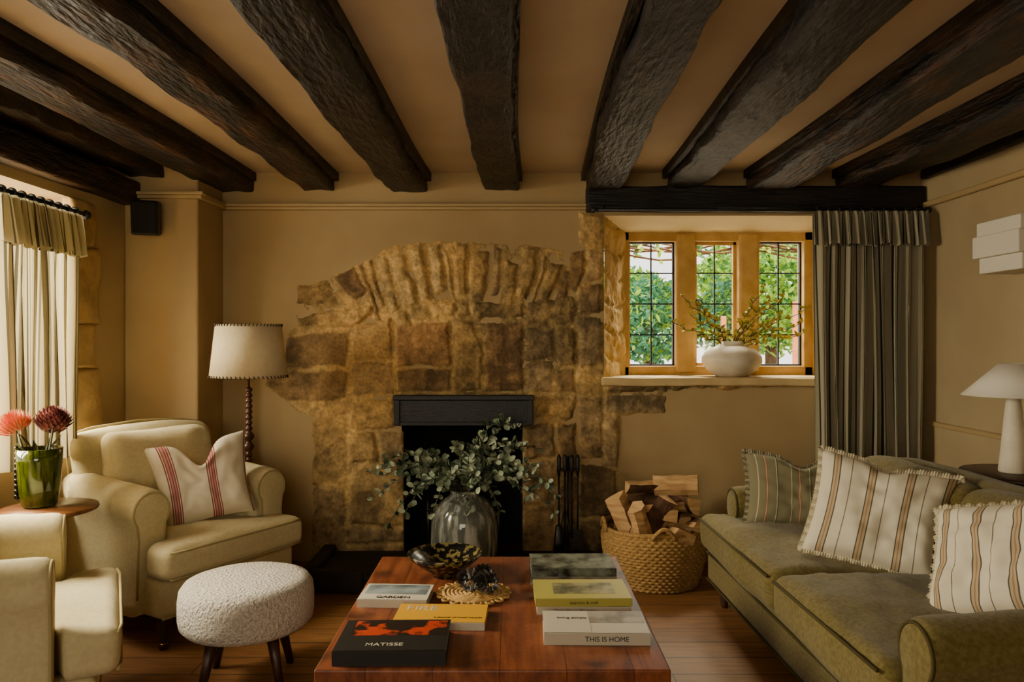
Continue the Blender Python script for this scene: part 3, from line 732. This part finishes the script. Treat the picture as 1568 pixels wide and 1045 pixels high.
M_bowl=mat('black_gold_glaze','0b0b0a','6f6238',ns=45,rough=.25,lo=.52,hi=.60,detail=2)
lathe('decorative_bowl',[(0,.0),(.045,0),(.05,.012),(.06,.02),(.10,.045),(.135,.075),(.148,.092),(.144,.094),(.13,.078),(.095,.05),(.05,.03),(0,.026)],M_bowl,seg=64,loc=(-.265,2.97,TZ))
M_rope=mat('jute','a37b3c','c29a58',ns=60,rough=.9,bump=.5,bs=150)
tr=empty('woven_tray',(-.14,2.745,TZ))
acc=Acc()
for k in range(7):
    R=.018+.015*k; V,F=tubedata([(R*math.cos(t*2*pi/48),R*math.sin(t*2*pi/48),.009+.0015*math.sin(t*pi/2+k)) for t in range(49)],.008,6); acc.add(V,F)
for k in range(18):
    a=2*pi*k/18; V,F=tubedata([(.122*math.cos(a)+.014*math.cos(t*pi/5),.122*math.sin(a)+.014*math.sin(t*pi/5),.01) for t in range(11)],.0045,6); acc.add(V,F)
acc.build('rings',M_rope,tr)
def bud(acc,c,R,n,L,W,up=(0,0,1),mi=0,full=False,ang0=.25):
    upv=Vector(up).normalized(); q=Vector((0,0,1)).rotation_difference(upv)
    for i in range(n):
        t=(i+.5)/n; ph=i*2.39996; th=ang0+(pi*(.92 if full else .55)-ang0)*t
        d=Vector((math.sin(th)*math.cos(ph),math.sin(th)*math.sin(ph),math.cos(th))); 
        dd=(d*.75+Vector((0,0,.7 if not full else .45))).normalized()
        leaf(acc,Vector(c)+q@(d*R*.75),q@dd,q@d,L,W,mi)
M_cone=mat('dark_pinecone','141210','3a342c',ns=40,rough=.5)
acc=Acc()
for c in ((-.035,.01,.05),(.03,-.015,.05),(.012,.04,.055)): bud(acc,c,.032,60,.024,.02,full=True,up=(random.uniform(-1,1),random.uniform(-1,1),.5))
acc.build('pine_cones',M_cone,None,loc=(-.12,2.74,TZ+.005))

# ---------------------------------------------------------------- eucalyptus in big glass vase
VX,VY,VZ=-.27,4.27,.075
M_vase=mat('smoked_glass_painted_glints','8d9488','f0f2e8',ns=5,rough=.07,stretch=(6,6,.8),lo=.48,hi=.62,trans=.6,spec=.8)  # whitish streaks in the base colour imitate reflections on the glass
ev=empty('glass_vase_with_eucalyptus',(VX,VY,VZ))
lathe('glass_vase',[(0,.0),(.13,0),(.165,.015),(.185,.07),(.192,.15),(.188,.24),(.17,.31),(.135,.365),(.09,.395),(.078,.41),(.085,.43),(.079,.43),(.07,.41),(.084,.39),(.13,.355),(.163,.305),(.181,.24),(.184,.15),(.177,.07),(.158,.024),(.12,.012),(0,.012)],M_vase,ev,seg=64)
M_euc=mat('eucalyptus_leaf','6c7a60','a8b092',ns=9,rough=.55); M_euc2=mat('eucalyptus_leaf_dark','2e3c28','4f5d42',ns=9,rough=.55); M_stem=mat('stem','4a4a30',rough=.7)
acc=Acc(); random.seed(11)
targets=[(-.50,-.12,.40),(-.47,.05,.50),(-.40,-.2,.28),(-.35,-.1,.58),(-.26,.0,.62),(-.15,-.1,.55),(-.05,.0,.66),(.06,-.12,.66),(.13,.0,.72),(.24,-.05,.83),(.30,-.08,.80),(.28,-.15,.60),(.40,-.1,.58),(.47,-.15,.50),(.52,-.1,.42),(.36,-.25,.45),(.1,-.28,.50),(-.1,-.3,.50),(-.22,-.25,.46),(.2,-.22,.36),(-.42,-.1,.62),(0,.08,.6),(.43,0,.66),(-.3,-.25,.36),(-.52,-.1,.55),(.5,-.2,.34),(-.15,-.3,.36),(.05,-.3,.38),(.33,-.1,.70)]
for tx,ty,tz in targets:
    p0=Vector((random.uniform(-.03,.03),random.uniform(-.03,.03),.12)); p1=Vector((tx*.15,ty*.15,.44)); p3=Vector((tx,ty,tz)); p2=Vector((tx*.55,ty*.6,max(tz,.55)+.06))
    pts=[p0]
    for i in range(15):
        t=i/14; pts.append(p1*(1-t)**3+(p1*.5+p2*.5)*3*t*(1-t)**2+p2*3*t*t*(1-t)+p3*t**3)
    V,F=tubedata(pts,[.0035]*8+[.002]*8,5); acc.add(V,F,2)
    for i in range(3,16):
        p=pts[i]; d=(pts[i]-pts[i-1]).normalized()
        for s in range(3):
            sd=Vector((random.uniform(-1,1),random.uniform(-1,1),random.uniform(-.7,1)))
            sd=(sd-d*sd.dot(d)*.6).normalized(); L=random.uniform(.035,.065)*(1.1-.4*i/16)
            leaf(acc,p,sd*.8+d*.5,Vector((random.uniform(-.6,.6),random.uniform(-1,.3),random.uniform(.1,1))),L,L*random.uniform(.6,.85),random.choice((0,0,1)),True)
acc.build('eucalyptus_stems',[M_euc,M_euc2,M_stem],ev)

# window-sill vase
ev=empty('ceramic_vase_with_branches',(1.385,4.735,WZ0))
lathe('ceramic_vase',[(0,0),(.085,0),(.10,.005),(.15,.04),(.185,.09),(.183,.125),(.15,.165),(.10,.19),(.075,.20),(.072,.222),(.066,.222),(.066,.2),(.09,.18),(.14,.155),(.17,.12),(.17,.09),(.09,.02),(0,.012)],M_white,ev,seg=64)
M_twig=mat('twig','3e3018',rough=.8); M_bud=mat('spring_leaves','c0a42c','9a9c3a',ns=20,rough=.6)
acc=Acc(); random.seed(3)
for tx,tz in ((-.33,.50),(-.27,.38),(-.22,.44),(.12,.40),(.22,.48),(.20,.56),(.33,.50),(.30,.38),(.42,.33),(.22,.30),(-.38,.33),(.47,.27),(.45,.42)):
    ty=random.uniform(-.08,.05); pts=[]
    for i in range(12):
        t=i/11; pts.append(Vector((tx*t**1.3+.012*math.sin(i*2),ty*t,.15+(tz-.15)*t**.9+.01*math.cos(i*1.7))))
    V,F=tubedata(pts,[.004]*6+[.0025]*6,5); acc.add(V,F,0)
    for i in range(3,12):
        for s in range(4): 
            d=Vector((random.uniform(-1,1),random.uniform(-1,1),random.uniform(-.2,1))); leaf(acc,pts[i],d,(random.uniform(-.5,.5),-1,.3),random.uniform(.02,.046),.022,1)
acc.build('branches',[M_twig,M_bud],ev)

# ---------------------------------------------------------------- log basket
lb=empty('log_basket',(.80,4.235,0))
def bf(u,v):
    a=u*2*pi; z=v*.31
    r=.235+.055*math.sin(min(1,v*1.15)*pi/2)-(.012*max(0,v-.85)/.15)
    row=z/.017; k=int(row); ph=a*46+(k%2)*pi
    r+=.006*abs(math.sin(row*pi))+.004*math.sin(ph)*abs(math.sin(row*pi))
    return (r*math.cos(a),r*math.sin(a),z+.006*math.sin(a*3)*v)
M_bask=mat('seagrass','8a6a38','b28c50',ns=70,rough=.9,bump=.5,bs=150)
grid('basket_side',368,110,bf,M_bask,lb)
lathe('basket_base',[(0,.004),(.24,.004)],M_bask,lb,seg=40); lathe('basket_inside',[(0,.02),(.215,.02),(.262,.30)],M_bask,lb,seg=40)
tube('rim',[(.278*math.cos(t*2*pi/60),.278*math.sin(t*2*pi/60),.312+.006*math.sin(t/60*6*pi)) for t in range(61)],.013,M_bask,lb,seg=8)
for a0 in (rad(185),rad(-90)):
    tube('handle',[(.29*math.cos(a0+(t-5)*.045),.29*math.sin(a0+(t-5)*.045)-(.012*math.sin(t/10*pi)),.30+.06*math.sin(t/10*pi)) for t in range(11)],.011,M_bask,lb)
M_bark=mat('bark','3a2415','5e3f24',ns=14,rough=.9,bump=.8,bs=30,bdist=.01); M_split=mat('split_oak','a87f50','cca56e',ns=10,rough=.85,bump=.5,bs=40,stretch=(1,1,5),bdist=.006)
random.seed(21)
def log(i,c,d,L,R,kind):
    d=Vector(d).normalized(); q=Vector((0,0,1)).rotation_difference(d); a0=random.uniform(0,6.28)
    if kind==0: ring=[(0,0),(1,0),(.93,.38),(.72,.7),(.38,.93),(0,1)]
    else: ring=[(-.9,-.35),(.8,-.5),(1,.1),(.6,.6),(-.1,.75),(-.8,.5)]
    NS=8; V=[];F=[];k=len(ring);M=[]
    for s in range(NS+1):
        for x,y in ring:
            x2=(x-.35)*R if kind==0 else x*R*.8; y2=(y-.35)*R if kind==0 else y*R*.8
            p=Vector((x2*math.cos(a0)-y2*math.sin(a0),x2*math.sin(a0)+y2*math.cos(a0),(s/NS-.5)*L))
            p+=mn.noise_vector(p*14+Vector((i*3,0,0)))*.008
            V.append(Vector(c)+q@p)
    for s in range(NS):
        for j in range(k):
            F.append((s*k+j,s*k+(j+1)%k,(s+1)*k+(j+1)%k,(s+1)*k+j)); M.append(0 if (j in(1,2,3) and kind==0) or (kind==1 and j==0) else 1)
    F.append(tuple(reversed(range(k)))); F.append(tuple(range(NS*k,NS*k+k))); M+=[1,1]
    o=from_data('log_%d'%i,V,F,[M_bark,M_split],lb,smooth=False); o.data.polygons.foreach_set('material_index',M)
LG=[((-.17,-.10,.36),(-.45,-.1,1),.30,.085,0),((-.10,-.16,.33),(-.3,-.3,1),.28,.08,1),((-.02,-.12,.36),(.5,-.2,.9),.30,.09,0),((.10,-.17,.30),(.2,-1,.15),.2,.075,1),((.19,-.10,.33),(.3,-.9,.2),.24,.08,0),
    ((.02,-.02,.44),(1,-.15,.1),.34,.085,1),((-.03,.0,.53),(1,.2,-.05),.26,.07,0),((.12,-.02,.54),(1,-.25,.05),.24,.075,1),((.17,.0,.44),(.25,-1,.1),.28,.085,0),((.05,-.10,.39),(.1,-1,.1),.22,.07,0),
    ((0,.1,.34),(1,.1,0),.36,.09,1),((.14,.1,.42),(.3,1,.1),.22,.09,0),((-.12,.06,.38),(.1,1,.1),.26,.09,1),((.05,.07,.27),(0,1,0),.3,.1,1),((-.12,-.0,.27),(0.1,1,0),.3,.1,1),((.18,.02,.33),(.2,1,0),.3,.08,1),((-.02,-.04,.3),(1,0,0),.3,.1,1)]
for i,a in enumerate(LG): log(i,*a)

# fire tools
ft=empty('fireplace_tool_set',(.33,4.42,.075))
lathe('stand_base',[(0,0),(.075,0),(.075,.012),(.02,.02),(.01,.03)],M_black,ft,seg=30)
tube('stand_pole',[(0,0,.02),(0,0,.60)],.007,M_black,ft); tube('stand_bar',[(-.06,0,.52),(.06,0,.52)],.006,M_black,ft)
for i,x in enumerate((-.055,-.02,.02,.055)):
    tube('tool_%d'%i,[(x,-.02,.12),(x,-.02,.55)],.0055,M_black,ft)
    tube('grip_%d'%i,[(x,-.02,.48),(x,-.02,.52),(x,-.02,.59),(x,-.02,.61)],[.006,.012,.013,.004],M_black,ft,seg=10)
lathe('brush_head',[(.008,.2),(.02,.19),(.03,.10),(.034,.05),(0,.05)],M_black,ft,seg=20,loc=(-.055,-.02,0))
box('shovel_blade',.025,.085,-.035,-.02,.05,.17,M_black,ft,bev=.004)
tube('tong_a',[(-.02,-.02,.3),(-.045,-.02,.18),(-.02,-.02,.08)],.005,M_black,ft); tube('tong_b',[(-.02,-.02,.3),(.005,-.02,.18),(-.015,-.02,.08)],.005,M_black,ft)

# ---------------------------------------------------------------- floor lamp
fl=empty('floor_lamp',(-1.43,4.08,0))
lathe('base',[(0,0),(.13,0),(.135,.012),(.12,.025),(.05,.035),(.025,.06),(.018,.09)],M_walnut,fl,seg=40)
prof=[(.014,.08)]
z=.09
while z<1.08:
    big_=abs(z-.78)<.03
    for k in range(6):
        t=k/6; prof.append((.011+(.020 if big_ else .009)*math.sin(t*pi),z+t*(.055 if big_ else .03)))
    z+=(.055 if big_ else .03)
prof.append((.008,z)); lathe('turned_pole',prof,mat('turned_mahogany','3e2212','563220',ns=8,rough=.35),fl,seg=20)
tube('lamp_neck',[(0,0,z),(0,0,1.40)],.006,M_gold,fl); lathe('bulb',[(0,0),(.02,.01),(.03,.05),(.015,.09),(0,.1)],M_white,fl,seg=20,loc=(0,0,1.2))
lathe('shade',[(.203,1.155),(.172,1.438),(.169,1.438),(.200,1.155),(.203,1.155)],M_shade,fl,seg=64)
acc=Acc()
for k in range(56):
    a=2*pi*k/56
    for (r,zz_,dr) in ((.204,1.155,-.001),(.173,1.438,.001)):
        s_=1 if zz_>1.3 else -1
        V,F=tubedata([(r*math.cos(a),r*math.sin(a),zz_-s_*.010),((r+.002)*math.cos(a+.03),(r+.002)*math.sin(a+.03),zz_+s_*.004)],.0028,5); acc.add(V,F)
acc.build('shade_stitching',M_walnut,fl)
for k in range(3):
    a=2*pi*k/3; tube('spider',[(0,0,1.40),(.17*math.cos(a),.17*math.sin(a),1.43)],.002,M_gold,fl,seg=5)

# speaker
sp=empty('wall_speaker',(-2.02,PY-.085,2.03),(rad(8),0,rad(18)))
softbox('cabinet',-.07,.07,-.06,.06,-.095,.095,.015,M_black,sp); softbox('grille',-.06,.06,-.068,-.055,-.085,.085,.005,mat('speaker_grille','0a0a0a',rough=.9,bump=.5,bs=400),sp)
tube('bracket',[(0,.05,.05),(0,.09,.05)],.012,M_black,sp)

# ---------------------------------------------------------------- side table w/ proteas
stb=empty('side_table',(-1.91,3.10,0))
M_side=mat('side_table_wood','3c2012','8a5a30',ns=3,rough=.3,stretch=(1,4,1))
lathe('top',[(0,.645),(.17,.645),(.18,.65),(.183,.657),(.18,.665),(0,.668)],M_side,stb,seg=56)
lathe('turned_leg',[(.03,.10),(.03,.16),(.018,.18),(.02,.22),(.03,.26),(.034,.30),(.024,.35),(.015,.38),(.022,.40),(.018,.46),(.024,.52),(.016,.55),(.02,.6),(.05,.645)],M_walnut,stb,seg=28)
for k in range(3):
    a=2*pi*k/3+.4; tube('foot_%d'%k,[(.02*math.cos(a),.02*math.sin(a),.15),(.09*math.cos(a),.09*math.sin(a),.11),(.15*math.cos(a),.15*math.sin(a),.04),(.17*math.cos(a),.17*math.sin(a),.012)],[.018,.016,.013,.012],M_walnut,stb,seg=10)
pv=empty('glass_vase_with_proteas',(-1.95,3.10,.668))
M_gg=mat('green_glass','6e7e1a','1b2008',ns=9,rough=.08,stretch=(7,7,1),trans=.7,lo=.45,hi=.65,spec=.8)
lathe('vase',[(0,0),(.055,0),(.065,.01),(.075,.08),(.083,.19),(.085,.24),(.08,.24),(.075,.18),(.066,.08),(.05,.02),(0,.015)],M_gg,pv,seg=48)
acc=Acc()
for k in range(10):
    V,F=tubedata([(-.085,.01*math.sin(k),.03+.022*k),(-.098,0,.035+.022*k),(-.088,-.01,.045+.022*k)],.008,8); acc.add(V,F)
acc.build('dark_glass_trail',mat('black_glass','0c100a',rough=.1),pv)
M_pr1=mat('protea_coral','c4553a','dc8a58',ns=30,rough=.6); M_pr2=mat('protea_burgundy','5a2a2c','a8685e',ns=30,rough=.6); M_lf=mat('protea_leaf','3c4420','5a6028',ns=20,rough=.5)
acc=Acc(); random.seed(9)
bud(acc,(-.075,-.02,.31),.045,120,.062,.014,up=(-.5,-.2,1),mi=0); bud(acc,(.055,.0,.33),.052,120,.05,.024,up=(.2,-.2,1),mi=1); bud(acc,(.02,.05,.30),.035,70,.04,.018,up=(0,.3,1),mi=1)
for c,t in (((-.03,0,.02),(-.075,-.02,.30)),((.01,0,.02),(.055,0,.32)),((0,.02,.02),(.02,.05,.29))):
    V,F=tubedata([c,((c[0]+t[0])/2,0,.18),t],.005,6); acc.add(V,F,2)
for k in range(14):
    a=random.uniform(0,6.28); leaf(acc,(.03*math.cos(a),.03*math.sin(a),random.uniform(.05,.25)),(math.cos(a),math.sin(a),1.2),(0,0,1),.09,.025,2)
acc.build('proteas',[M_pr1,M_pr2,M_lf],pv)

# ---------------------------------------------------------------- lamp table (right), lamp, sconce
lt=empty('lamp_table',(2.225,3.28,0))
lathe('top',[(0,.75),(.235,.75),(.242,.757),(.242,.768),(.235,.775),(0,.775)],M_walnut,lt,seg=56)
lathe('pedestal',[(.03,.03),(.035,.1),(.02,.2),(.025,.45),(.035,.6),(.02,.68),(.05,.75)],M_walnut,lt,seg=24)
for k in range(3):
    a=2*pi*k/3+.5; tube('foot_%d'%k,[(.02*math.cos(a),.02*math.sin(a),.14),(.12*math.cos(a),.12*math.sin(a),.08),(.2*math.cos(a),.2*math.sin(a),.014)],[.02,.018,.013],M_walnut,lt,seg=10)
tl=empty('table_lamp',(2.19,3.28,.776))
lathe('base',[(0,0),(.055,0),(.058,.006),(.05,.08),(.036,.24),(.027,.33),(.02,.345),(0,.35)],M_white,tl,seg=40)
lathe('shade',[(.20,.335),(.055,.475),(.052,.475),(.197,.335),(.20,.335)],M_whiteshade,tl,seg=56)
tube('stem',[(0,0,.34),(0,0,.46)],.006,M_gold,tl)
ws=empty('wall_sconce',(XR,3.56,1.80))
M_pl=mat('plaster_sconce','ddd5c2',rough=.8)
for k,(z0,z1,d,w) in enumerate(((.06,.13,.20,.16),(-.045,.062,.215,.17),(-.12,-.043,.19,.155))):
    box('tier_%d'%k,-d,0,-w,w,z0,z1,M_pl,ws,bev=.006)

# ---------------------------------------------------------------- garden
gd=mat('garden_paving','c9c2b0','dfd9ca',ns=3,rough=.9)
box('garden_ground',-25,30,5.2,40,-.12,-.05,gd)
M_l1=mat('foliage_light','7da828','a4c840',ns=3,rough=.6); M_l2=mat('foliage_dark','2e6430','4c8a44',ns=3,rough=.6); M_l3=mat('foliage_blue','357050','52926a',ns=3,rough=.6)
for m in (M_l1,M_l2,M_l3):
    nt=m.node_tree; b=nt.nodes['Principled BSDF']; tr_=nt.nodes.new('ShaderNodeBsdfTranslucent'); mx=nt.nodes.new('ShaderNodeMixShader'); mx.inputs[0].default_value=.35
    nt.links.new(nt.nodes['ramp'].outputs[0],tr_.inputs[0]); nt.links.new(b.outputs[0],mx.inputs[1]); nt.links.new(tr_.outputs[0],mx.inputs[2]); nt.links.new(mx.outputs[0],nt.nodes['Material Output'].inputs[0])
def shrub(name,c,R,n,mi,size,stem=True):
    acc=Acc()
    for i in range(n):
        v=Vector((random.gauss(0,1),random.gauss(0,1),random.gauss(0,1))).normalized()*random.uniform(.5,1)**.5
        v*=1+.25*mn.noise(v*2.2+Vector(c))
        p=Vector((c[0]+v.x*R[0],c[1]+v.y*R[1],c[2]+v.z*R[2]))
        if p.z<0: p.z=abs(p.z)*.3
        d=Vector((random.uniform(-1,1),random.uniform(-1,1),random.uniform(-1,1)))
        leaf(acc,p,d,Vector((random.uniform(-1,1),random.uniform(-1,1),1)),size*random.uniform(.6,1.3),size*.6,mi if random.random()<.75 else (mi+1)%3)
    V,F=tubedata([(c[0],c[1],-.05),(c[0],c[1],c[2])],.08,6); acc.add(V,F,3)
    acc.build(name,[M_l1,M_l2,M_l3,M_bark])
random.seed(4)
shrub('garden_shrub',(1.75,9.5,1.6),(.72,.8,.5),3600,2,.10)
shrub('garden_shrub',(2.62,9.0,1.6),(.36,.5,.5),2000,2,.085)
shrub('garden_shrub',(3.45,10,1.9),(.62,.8,.75),3600,0,.10)
shrub('garden_tree',(1.9,15,2.15),(1.4,1.2,.7),3600,0,.15)
shrub('garden_tree',(5.2,15,2.4),(1.7,1.5,1.1),4400,0,.17)
acc=Acc()
for k in range(9):
    z=2.04+random.uniform(-.06,.14); pts=[(.3+2.6*i/16, 5.75+.06*math.sin(i+k), z+.05*math.sin(i*.9+k)) for i in range(17)]
    V,F=tubedata(pts,.008,5); acc.add(V,F,3)
    for p in pts:
        for s in range(3): leaf(acc,p,(random.uniform(-1,1),random.uniform(-.5,.5),random.uniform(-1,.6)),(0,-1,.2),random.uniform(.03,.06),.03,random.choice((0,1)))
for x in (.3,2.9): V,F=tubedata([(x,5.75,-.05),(x+.03,5.77,1.1),(x,5.75,2.06)],.02,8); acc.add(V,F,3)
acc.build('climbing_vine',[M_l1,M_l2,M_l3,M_bark])
gf=empty('garden_bench',(1.85,8.2,0)); M_gw=mat('painted_garden_furniture','f0ece2',rough=.6)
for i in range(6): box('slat_%d'%i,-.6,.6,.0,.02,.5+.09*i,.56+.09*i,M_gw,gf)
box('seat',-.62,.62,-.45,.0,.43,.46,M_gw,gf)
for x in(-.58,.58): box('leg',x-.03,x+.03,-.45,.03,0,.43,M_gw,gf); box('post',x-.03,x+.03,.0,.04,0,1.05,M_gw,gf)
M_tc=mat('terracotta','b0643c','c47a50',ns=6,rough=.9)
for x,h in ((2.84,1.75),(2.12,1.6)): box('brick_gate_pier',x-.025,x+.025,7.5,7.55,-.05,h,M_tc,bev=.01)

# ---------------------------------------------------------------- lights
w=bpy.data.worlds.new('World'); scene.world=w; w.use_nodes=True
nt=w.node_tree; bg=nt.nodes['Background']
sky=nt.nodes.new('ShaderNodeTexSky'); sky.sky_type='HOSEK_WILKIE'; sky.turbidity=6; sky.sun_direction=(-.5,-.5,.7)
mx=nt.nodes.new('ShaderNodeMixRGB'); mx.inputs[0].default_value=.8; mx.inputs[2].default_value=(1,.97,.88,1)
nt.links.new(sky.outputs[0],mx.inputs[1]); nt.links.new(mx.outputs[0],bg.inputs[0]); bg.inputs[1].default_value=3.6
def area(name,loc,target,sx,sy,e,col):
    l=bpy.data.lights.new(name,'AREA'); l.shape='RECTANGLE'; l.size=sx; l.size_y=sy; l.energy=e; l.color=col
    o=bpy.data.objects.new(name,l); scene.collection.objects.link(o); o.location=loc
    o.rotation_euler=(Vector(target)-Vector(loc)).to_track_quat('-Z','Y').to_euler(); return o
s=bpy.data.lights.new('sun','SUN'); s.energy=6; s.angle=rad(3); s.color=(1,.93,.78); so=bpy.data.objects.new('sun',s); scene.collection.objects.link(so)
so.rotation_euler=Vector((.35,.75,-.8)).to_track_quat('-Z','Y').to_euler()
area('daylight_left_window',(-3.3,3.0,2.0),(-1.2,3.1,.8),2.0,1.6,680,(1,.88,.65))
area('daylight_back_window',(1.4,6.4,3.3),(1.4,4.8,1.5),2.0,1.0,620,(1,.89,.62))
area('rear_fill_light',(-.6,-1.45,1.5),(.3,3,.9),2.0,1.3,56,(1,.89,.68))  # added soft fill inside the room, behind the camera; the rear wall is solid

cam=bpy.data.cameras.new('camera'); cam.lens=26.4; cam.sensor_width=36; cam.sensor_fit='HORIZONTAL'; cam.clip_start=.05
co=bpy.data.objects.new('camera',cam); scene.collection.objects.link(co); co.location=(0,0,1.35); co.rotation_euler=(pi/2,0,0)
scene.camera=co
